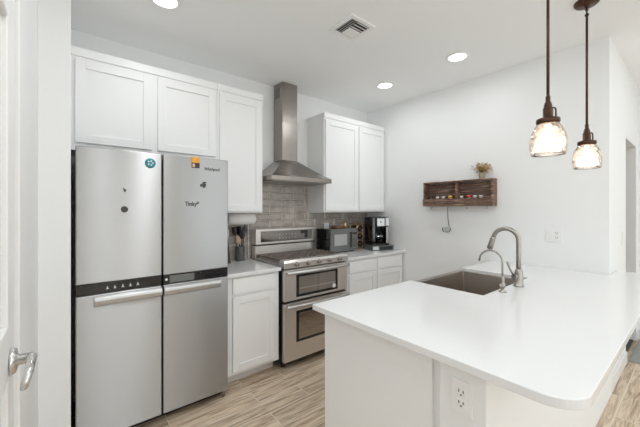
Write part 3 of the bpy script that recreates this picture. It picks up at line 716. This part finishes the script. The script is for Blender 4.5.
# ---------------------------------------------------------------- things on the left counter
cx, cy_ = 1.312, 2.862
t = thing('utensil_crock', 'grey-green cylindrical crock on the left countertop', 'crock', (cx, cy_, .914))
bm = nb(); lathe(bm, [(.041, 0), (.044, .004), (.044, .136), (.0455, .140), (.042, .142), (.040, .138), (.040, .012), (.002, .010)], (cx, cy_, .9145), 'Z', 30); obj('body', bm, 'ceramic', t)
def utensil(kind, mat, hm, bx_, by_, tx, ty, tz, label):
    b0 = Vector((cx + bx_, cy_ + by_, .930)); tp = Vector((cx + tx, cy_ + ty, tz)); d = (tp - b0).normalized()
    t = thing(kind, label, 'utensil', b0, 'utensils in the crock')
    L = (tp - b0).length
    hd = .085 if kind != 'whisk' else .1
    bm = nb(); tube(bm, [b0, b0 + d * (L - hd) * .5, b0 + d * (L - hd + .005)], [.0065, .0055, .0045], 10); obj('handle', bm, hm, t)
    bm = nb(); c0 = b0 + d * (L - hd); side = Vector((.78, -.63, 0)); side = (side - d * side.dot(d)).normalized(); nn = d.cross(side)
    if kind in ('cooking_spoon', 'wooden_spoon', 'spatula'):
        n_ = 9; ra = []; W = .029 if kind != 'spatula' else .024
        for k in range(n_ + 1):
            q = k / n_
            if kind == 'spatula': wd = W * min(1, .3 + q * 3)
            else: wd = max(.002, W * math.sin(PI * (0.10 + .88 * q)) ** .7)
            c = c0 + d * hd * q; dep = -.006 * math.sin(PI * q)
            ra.append([bm.verts.new(c + side * wd * s + nn * (dep * (1 - abs(s)) + o_)) for s, o_ in ((-1, 0), (-.5, -.0), (0, 0), (.5, 0), (1, 0), (.5, .003), (0, .003), (-.5, .003))])
        for A_, B_ in zip(ra, ra[1:]): skin(bm, A_, B_)
        bm.faces.new(ra[0]); bm.faces.new(ra[-1][::-1])
    else:
        for k in range(5):
            a = PI * k / 5; dirv = side * math.cos(a) + nn * math.sin(a); pp = []
            for j in range(13):
                q = j / 12; ang = PI * q; pp.append(c0 + d * hd * math.sin(ang) + dirv * (.026 * -math.cos(ang) * (math.sin(ang) ** .6 if 0 < q < 1 else 0) + 0))
            tube(bm, pp, .0013, 6)
    obj('head', bm, mat, t)
utensil('cooking_spoon', 'greyn', 'greyn', 0.010, -0.006, 0.042, -0.024, 1.262, 'grey nylon spoon standing highest at the right of the crock')
utensil('cooking_spoon', 'magnet', 'black', 0.000, -0.012, 0.002, -0.052, 1.215, 'dark metal spoon standing in the middle of the crock')
utensil('spatula', 'black', 'black', 0.000, 0.012, 0.001, 0.034, 1.250, 'black spatula standing at the back of the crock')
utensil('wooden_spoon', 'woodsp', 'woodsp', 0.010, 0.007, 0.039, 0.028, 1.175, 'pale wooden spoon leaning right at the back of the crock')
utensil('wooden_spoon', 'woodsp', 'woodsp', -0.009, -0.008, -0.044, -0.037, 1.165, 'pale wooden spoon leaning left out of the crock')
utensil('spatula', 'magnet', 'brownsp', -0.012, 0.002, -0.061, 0.011, 1.245, 'metal spatula leaning toward the refrigerator')
# knife block
kb = thing('knife_block', 'dark knife block half hidden behind the refrigerator edge', 'knife block', (1.14, 2.84, .914))
bm = nb(); extrude_poly(bm, [(2.76, .9145), (2.90, .9145), (2.915, 1.08), (2.82, 1.13)], 1.105, 1.175, plane='YZ'); obj('block', bm, 'black', kb, .004)
for i in range(3):
    for j in range(2):
        x = 1.120 + i * .020; y = 2.845 + j * .035; z = 1.114 - j * .018
        bm = nb(); tube(bm, [(x, y, z), (x, y - .022, z + .085)], [.008, .009], 10); plabel(obj('knife_handle', bm, 'chrome' if j else 'woodsp', kb), 'knife handle')
# paper towel
pt = thing('paper_towel_roll', 'paper towel roll mounted under the tall wall cabinet', 'paper towel', (1.29, 2.80, 1.32))
bm = nb(); lathe(bm, [(.018, -.135), (.054, -.135), (.054, .135), (.018, .135)], (1.285, 2.79, 1.325), 'X', 32, closed=True); obj('roll', bm, 'paper', pt)
bm = nb(); cyl(bm, (1.138, 2.79, 1.325), (1.432, 2.79, 1.325), .008)
for x in (1.138, 1.428): box(bm, x, x + .004, 2.775, 2.805, 1.315, 1.3845)
obj('holder', bm, 'nickel', pt)

# ---------------------------------------------------------------- microwave
MX, MY, MW, MD, MH = 2.300, 2.642, .435, .255, .262
mw = thing('microwave', 'small black countertop microwave with a grey front', 'microwave', (MX, MY, .914))
z0 = .927
bm = nb(); box(bm, MX, MX + MW, MY + .022, MY + MD, z0, z0 + MH); obj('body', bm, 'blackgloss', mw, .004)
bm = nb(); box(bm, MX, MX + MW * .76, MY, MY + .021, z0, z0 + MH); md = obj('door', bm, 'grey', mw, .003)
bm = nb(); box(bm, MX + .055, MX + .255, MY - .0015, MY - .0002, z0 + .07, z0 + .20); plabel(obj('window', bm, 'handle', md), 'pale reflective door window')
bm = nb(); box(bm, MX + MW * .76 + .002, MX + MW, MY, MY + .021, z0, z0 + MH); pn = obj('control_panel', bm, 'grey', mw, .003)
bm = nb()
for i in range(3):
    for j in range(4): box(bm, MX + .348 + i * .025, MX + .362 + i * .025, MY - .001, MY - .0002, z0 + .05 + j * .025, z0 + .062 + j * .025)
box(bm, MX + .345, MX + .418, MY - .001, MY - .0002, z0 + .19, z0 + .215); obj('button', bm, 'black', pn)
bm = nb(); box(bm, MX + MW * .76 - .03, MX + MW * .76 - .016, MY - .022, MY - .012, z0 + .04, z0 + .22)
for z in (z0 + .05, z0 + .205): box(bm, MX + MW * .76 - .028, MX + MW * .76 - .018, MY - .0125, MY - .0002, z, z + .01)
obj('handle', bm, 'black', md, .002)
for x in (MX + .04, MX + MW - .04):
    for y in (MY + .04, MY + MD - .03):
        bm = nb(); cyl(bm, (x, y, .9142), (x, y, z0), .012, seg=12); obj('foot', bm, 'black', mw)
bm = nb(); tube(bm, [(MX + .03, MY + MD, 1.10), (MX + .10, MY + MD + .018, 1.15), (2.475, Yt - .03, 1.172)], .004, 8)
plabel(obj('power_cord', bm, 'black', mw), 'black power cord')
# bottle rack
BX, BY = 2.835, 2.71
br_ = thing('bottle_rack', 'narrow gold wire rack stacking three dark bottles', 'bottle rack', (BX, BY, .914))
bm = nb()
for y in (BY, BY + .12):
    for k in range(3):
        zc_ = .985 + k * .096; pp = [(BX + .045 * math.cos(a), y, zc_ + .045 * math.sin(a)) for a in [2 * PI * i / 20 for i in range(21)]]
        tube(bm, pp, .005, 8, cap=False)
    for sx in (-.050, .050):
        tube(bm, [(BX + sx, y, .9145), (BX + sx, y, 1.235)], .004, 8)
for sx in (-.050, .050):
    for z in (.918, 1.235): tube(bm, [(BX + sx, BY, z), (BX + sx, BY + .12, z)], .004, 8)
obj('frame', bm, 'gold', br_)
for k in range(3):
    zc_ = .985 + k * .096
    b = thing('bottle', ['dark bottle in the bottom ring of the gold rack', 'dark bottle in the middle ring of the gold rack', 'dark bottle in the top ring of the gold rack'][k], 'bottle', (BX, BY, zc_), 'bottles in the gold rack')
    bm = nb(); lathe(bm, [(.022, .012), (.031, .014), (.036, .010), (.036, -.10), (.030, -.130), (.014, -.150), (.014, -.19)], (BX, BY - .002, zc_), 'Y', 24); obj('glass', bm, 'bottle', b)
    bm = nb(); lathe(bm, [(.006, .0135), (.017, .0150), (.018, .0135), (.012, .0125)], (BX, BY - .002, zc_), 'Y', 20); obj('base_ring', bm, 'foil', b)
bm = nb(); lathe(bm, [(.018, 0), (.019, .003), (.019, .055), (.013, .062), (.002, .063)], (MX + .375, MY + .16, z0 + MH + .0005), 'Z', 20)
tag(obj('pepper_mill', bm, 'gold', None), 'short gold shaker standing on top of the microwave', 'shaker')
bm = nb(); box(bm, MX + .20, MX + .35, MY + .12, MY + .22, z0 + MH + .0005, z0 + MH + .022)
tag(obj('tray', bm, 'brownsp', None, .004), 'small dark brown wooden tray on top of the microwave', 'tray')

# ---------------------------------------------------------------- coffee maker and pod drawer
th = math.radians(-21); KX, KY = 2.845, 2.512
def kxy(a, b): return (KX + a * math.cos(th) - b * math.sin(th), KY + a * math.sin(th) + b * math.cos(th))
def kfix(o):
    o.data.transform(Matrix.Translation((KX, KY, 0)) @ Matrix.Rotation(th, 4, 'Z')); return o
def kobj(name, bm, m, parent, bevel=0, lab=None):
    o = obj(name, bm, m, None, bevel); kfix(o)
    if parent is not None: attach(o, parent)
    if lab: o['label'] = lab
    return o
pd = thing('pod_drawer', 'low black coffee pod drawer under the coffee maker', 'drawer', (*kxy(.15, .12), .914))
bm = nb(); box(bm, 0, .30, .012, .248, .9145, .975); kobj('body', bm, 'grey', pd, .003)
bm = nb(); box(bm, .004, .296, -.004, .0115, .917, .972); dw = kobj('drawer_front', bm, 'grey', pd, .003)
bm = nb(); box(bm, .012, .085, -.0055, -.0042, .924, .965); kobj('label_strip', bm, 'handle', dw, 0, 'pale reflective strip')
bm = nb(); box(bm, .10, .28, -.0055, -.0042, .924, .965); kobj('mesh_front', bm, 'black', dw)
cm = thing('coffee_maker', 'black and silver drip coffee maker with glass carafe', 'coffee maker', (*kxy(.135, .12), .9755))
bm = nb(); box(bm, .01, .245, .01, .235, .9757, 1.000); kobj('base', bm, 'black', cm, .008)
bm = nb(); box(bm, .012, .060, .02, .235, 1.0005, 1.318); box(bm, .060, .24, .165, .235, 1.0005, 1.318); kobj('water_tank', bm, 'blackgloss', cm, .008)
bm = nb(); box(bm, .061, .24, .004, .164, 1.205, 1.322); hdm = kobj('brew_head', bm, 'black', cm, .014)
bm = nb(); box(bm, .072, .172, .0015, .0035, 1.212, 1.305); pnl = kobj('front_panel', bm, 'handle', hdm, 0, 'silver front panel')
bm = nb(); cyl(bm, (.118, .0013, 1.262), (.118, -.003, 1.262), .010, seg=16); kobj('button', bm, 'black', pnl)
bm = nb(); box(bm, .185, .235, .0005, .0035, 1.215, 1.312); kobj('side_panel', bm, 'handle', hdm, .001)
bm = nb(); box(bm, .205, .24, .02, .164, 1.0005, 1.204); kobj('side_column', bm, 'nickel', cm, .004)
bm = nb(); lathe(bm, [(.050, 0), (.062, .008), (.064, .075), (.045, .120), (.040, .140), (.037, .139), (.042, .118), (.060, .075), (.058, .012), (.002, .010)], (.132, .085, 1.003), 'Z', 28)
cf = thing('coffee_carafe', 'glass carafe sitting inside the coffee maker', 'carafe', (*kxy(.132, .085), 1.003))
kobj('glass', bm, 'clear', cf)
bm = nb(); lathe(bm, [(.043, .141), (.043, .152), (.020, .158), (.002, .158)], (.132, .085, 1.003), 'Z', 24); kobj('lid', bm, 'black', cf)
bm = nb(); tube(bm, [(.122, .045, 1.140), (.118, .010, 1.142), (.116, -.008, 1.125), (.116, -.008, 1.06), (.118, .022, 1.04)], .006, 10); kobj('handle', bm, 'black', cf)
bm = nb(); lathe(bm, [(.0645, .074), (.0665, .076), (.0600, .094), (.0575, .094)], (.132, .085, 1.003), 'Z', 28, closed=True); kobj('band', bm, 'chrome', cf, 0, 'chrome band')
bm = nb(); lathe(bm, [(.056, .013), (.057, .024), (.002, .024)], (.132, .085, 1.003), 'Z', 24); kobj('coffee', bm, 'bottle', cf)

# ---------------------------------------------------------------- wall shelf with spice jars
SX, sy0, sy1, sz0, sz1 = 3.130, 1.256, 1.998, 1.450, 1.716
XW = XR - .001
sh = thing('wall_shelf', 'rustic dark wood spice shelf hanging on the right wall', 'shelf', (XW, 1.63, sz0))
bm = nb(); box(bm, SX - .002, XW, sy0, sy1, sz1 - .016, sz1); plabel(obj('top_board', bm, 'rustic', sh, .0015), 'top board')
bm = nb(); box(bm, SX, XW, sy0 + .019, sy1 - .019, sz0, sz0 + .014); obj('bottom_board', bm, 'rustic', sh, .0015)
for y in (sy0, sy1 - .018):
    bm = nb(); box(bm, SX, XW, y, y + .018, sz0, sz1 - .017); obj('side_board', bm, 'rustic', sh, .0015)
ydv = 1.615
bm = nb(); box(bm, SX + .013, XW - .013, ydv - .010, ydv + .010, sz0 + .015, sz1 - .017); obj('divider', bm, 'rustic', sh, .0015)
bm = nb(); box(bm, SX + .004, SX + .012, ydv - .012, ydv + .012, sz0 + .082, sz1 - .017); obj('divider_face', bm, 'rustic', sh, .001)
bm = nb(); box(bm, SX - .012, SX - .0005, sy0, sy1, sz0, sz0 + .038); box(bm, SX - .012, SX - .0005, sy0, sy1, sz0 + .041, sz0 + .079); obj('front_rail', bm, 'rustic', sh, .0015)
bm = nb()
for k in range(4): box(bm, XW - .011, XW - .0005, sy0 + .019, sy1 - .019, sz0 + .016 + k * .058, sz0 + .070 + k * .058)
obj('back_slat', bm, 'rustic', sh, .001)
def yon(u, x): t_ = (u - 320) / 310.7; return x * (.7766 - .630 * t_) / (.630 + .7766 * t_)
hooks = []
for u in (432, 448, 467, 487):
    y = yon(u, SX + .03); hooks.append(y)
    bm = nb(); tube(bm, [(SX + .03, y, sz0 - .0005), (SX + .03, y, sz0 - .014), (SX + .026, y, sz0 - .024), (SX + .018, y, sz0 - .026), (SX + .013, y, sz0 - .018)], .0022, 8); plabel(obj('hook', bm, 'nickel', sh), 'small metal cup hook')
jd = [(431, 'capb', 'black-capped spice jar at the left end of the shelf'), (437.5, 'capw', 'white-capped spice jar, second from the left on the shelf'), (443.5, 'capw', 'grey glass spice jar with white cap beside the yellow jar'),
      (450.5, 'capy', 'spice jar with a yellow cap'), (461.5, 'capw', 'white-capped spice jar just right of the shelf divider'), (469, 'capr', 'spice jar with a red cap'), (475, 'capw', 'white-capped spice jar just right of the red one'), (481, 'capw', 'white-capped spice jar at the right end of the row')]
for u, c, lab in jd:
    x = SX + .042; y = yon(u, x)
    j = thing('spice_jar', lab, 'jar', (x, y, sz0 + .0145), 'spice jars on the wall shelf')
    sc = 1.18 if c in ('capy', 'capr') else .95
    bm = nb(); lathe(bm, [(.020 * sc, 0), (.0215 * sc, .003), (.0215 * sc, .060), (.016 * sc, .068), (.016 * sc, .072)], (x, y, sz0 + .0145), 'Z', 18); obj('glass', bm, 'jar', j)
    bm = nb(); cyl(bm, (x, y, sz0 + .087), (x, y, sz0 + .107 + (.006 if sc > 1 else 0)), .0185 * sc, seg=18); obj('lid', bm, c, j)
# ladle on second hook
hy_ = hooks[1]; hx = SX + .020
ld = thing('ladle', 'clear glass ladle hanging from a hook under the shelf', 'ladle', (hx, hy_, 1.43))
bm = nb(); tube(bm, [(hx - .002, hy_ - .001, 1.432), (hx, hy_ - .002, 1.38), (hx, hy_ - .005, 1.32), (hx, hy_ - .014, 1.255), (hx, hy_ - .020, 1.232)], [.003, .0035, .0045, .005, .004], 8); plabel(obj('handle', bm, 'greyn', ld), 'dark slim handle')
bm = nb(); cyl_c = (hx - .002, hy_ + .012, 1.170)
lathe(bm, [(.044, .048), (.043, .022), (.032, .006), (.010, .0), (.009, .002), (.030, .009), (.040, .023), (.0415, .048)], cyl_c, 'Z', 26, closed=False); tube(bm, [(hx, hy_ - .020, 1.234), (hx - .001, hy_ - .024, 1.222), (hx - .001, hy_ - .030, 1.217)], .003, 8); plabel(obj('bowl', bm, 'clear', ld), 'clear glass bowl')
# small plant
px_, py_ = SX + .045, yon(481.8, SX + .045)
pl = thing('potted_plant', 'little pot of autumn flowers on top of the wall shelf', 'plant', (px_, py_, sz1))
bm = nb(); lathe(bm, [(.022, 0), (.024, .003), (.030, .055), (.032, .060), (.028, .060), (.024, .050), (.002, .050)], (px_, py_, sz1 + .0005), 'Z', 20); obj('pot', bm, 'pot', pl)
rnd = random.Random(3)
bms = {'leafg': nb(), 'leafo': nb(), 'leafy': nb()}; bst = nb()
for k in range(60):
    a = rnd.random() * 2 * PI; el = rnd.uniform(.15, 1.0); L = rnd.uniform(.06, .115)
    d = Vector((math.cos(a) * (1 - el * .75), math.sin(a) * (1 - el * .75) - .12, .45 + el * .8)).normalized()
    b0 = Vector((px_, py_, sz1 + .050)); tp = b0 + d * L
    if tp.x > XR - .012: tp.x = XR - .012 - rnd.random() * .02
    tube(bst, [b0, b0 + d * L * .5, tp], .0010, 5)
    for q in range(5):
        c = tp + Vector((rnd.uniform(-.013, .010), rnd.uniform(-.014, .014), rnd.uniform(-.03, .010)))
        c.x = min(c.x, XR - .014)
        m_ = rnd.choice(['leafg', 'leafg', 'leafo', 'leafy']); s_ = rnd.uniform(.005, .009)
        bmesh.ops.create_icosphere(bms[m_], subdivisions=1, radius=s_, matrix=Matrix.Translation(c) @ Matrix.Rotation(rnd.random() * 3, 4, 'X') @ Matrix.Rotation(rnd.random() * 3, 4, 'Z') @ Matrix.Diagonal((1, .75, .35, 1)))
obj('stem', bst, 'leafg', pl)
for k_, lab in (('leafg', 'olive green leaves'), ('leafo', 'rust orange petals'), ('leafy', 'mustard yellow petals')):
    o = plabel(obj('foliage' if k_ == 'leafg' else 'flowers', bms[k_], k_, pl), lab); o['kind'] = 'stuff'

# ---------------------------------------------------------------- rugs by the hall doorway
bm = nb(); box(bm, 4.06, 4.80, -.15, .435, .0005, .012); tag(obj('rug', bm, 'rug', None, .004), 'mottled grey rug on the hall floor in front of the doorway', 'rug')
bm = nb(); box(bm, 4.06, 4.73, .470, .566, .0005, .010); tag(obj('door_mat', bm, 'mat', None, .003), 'dark charcoal mat lying inside the hall doorway', 'mat')
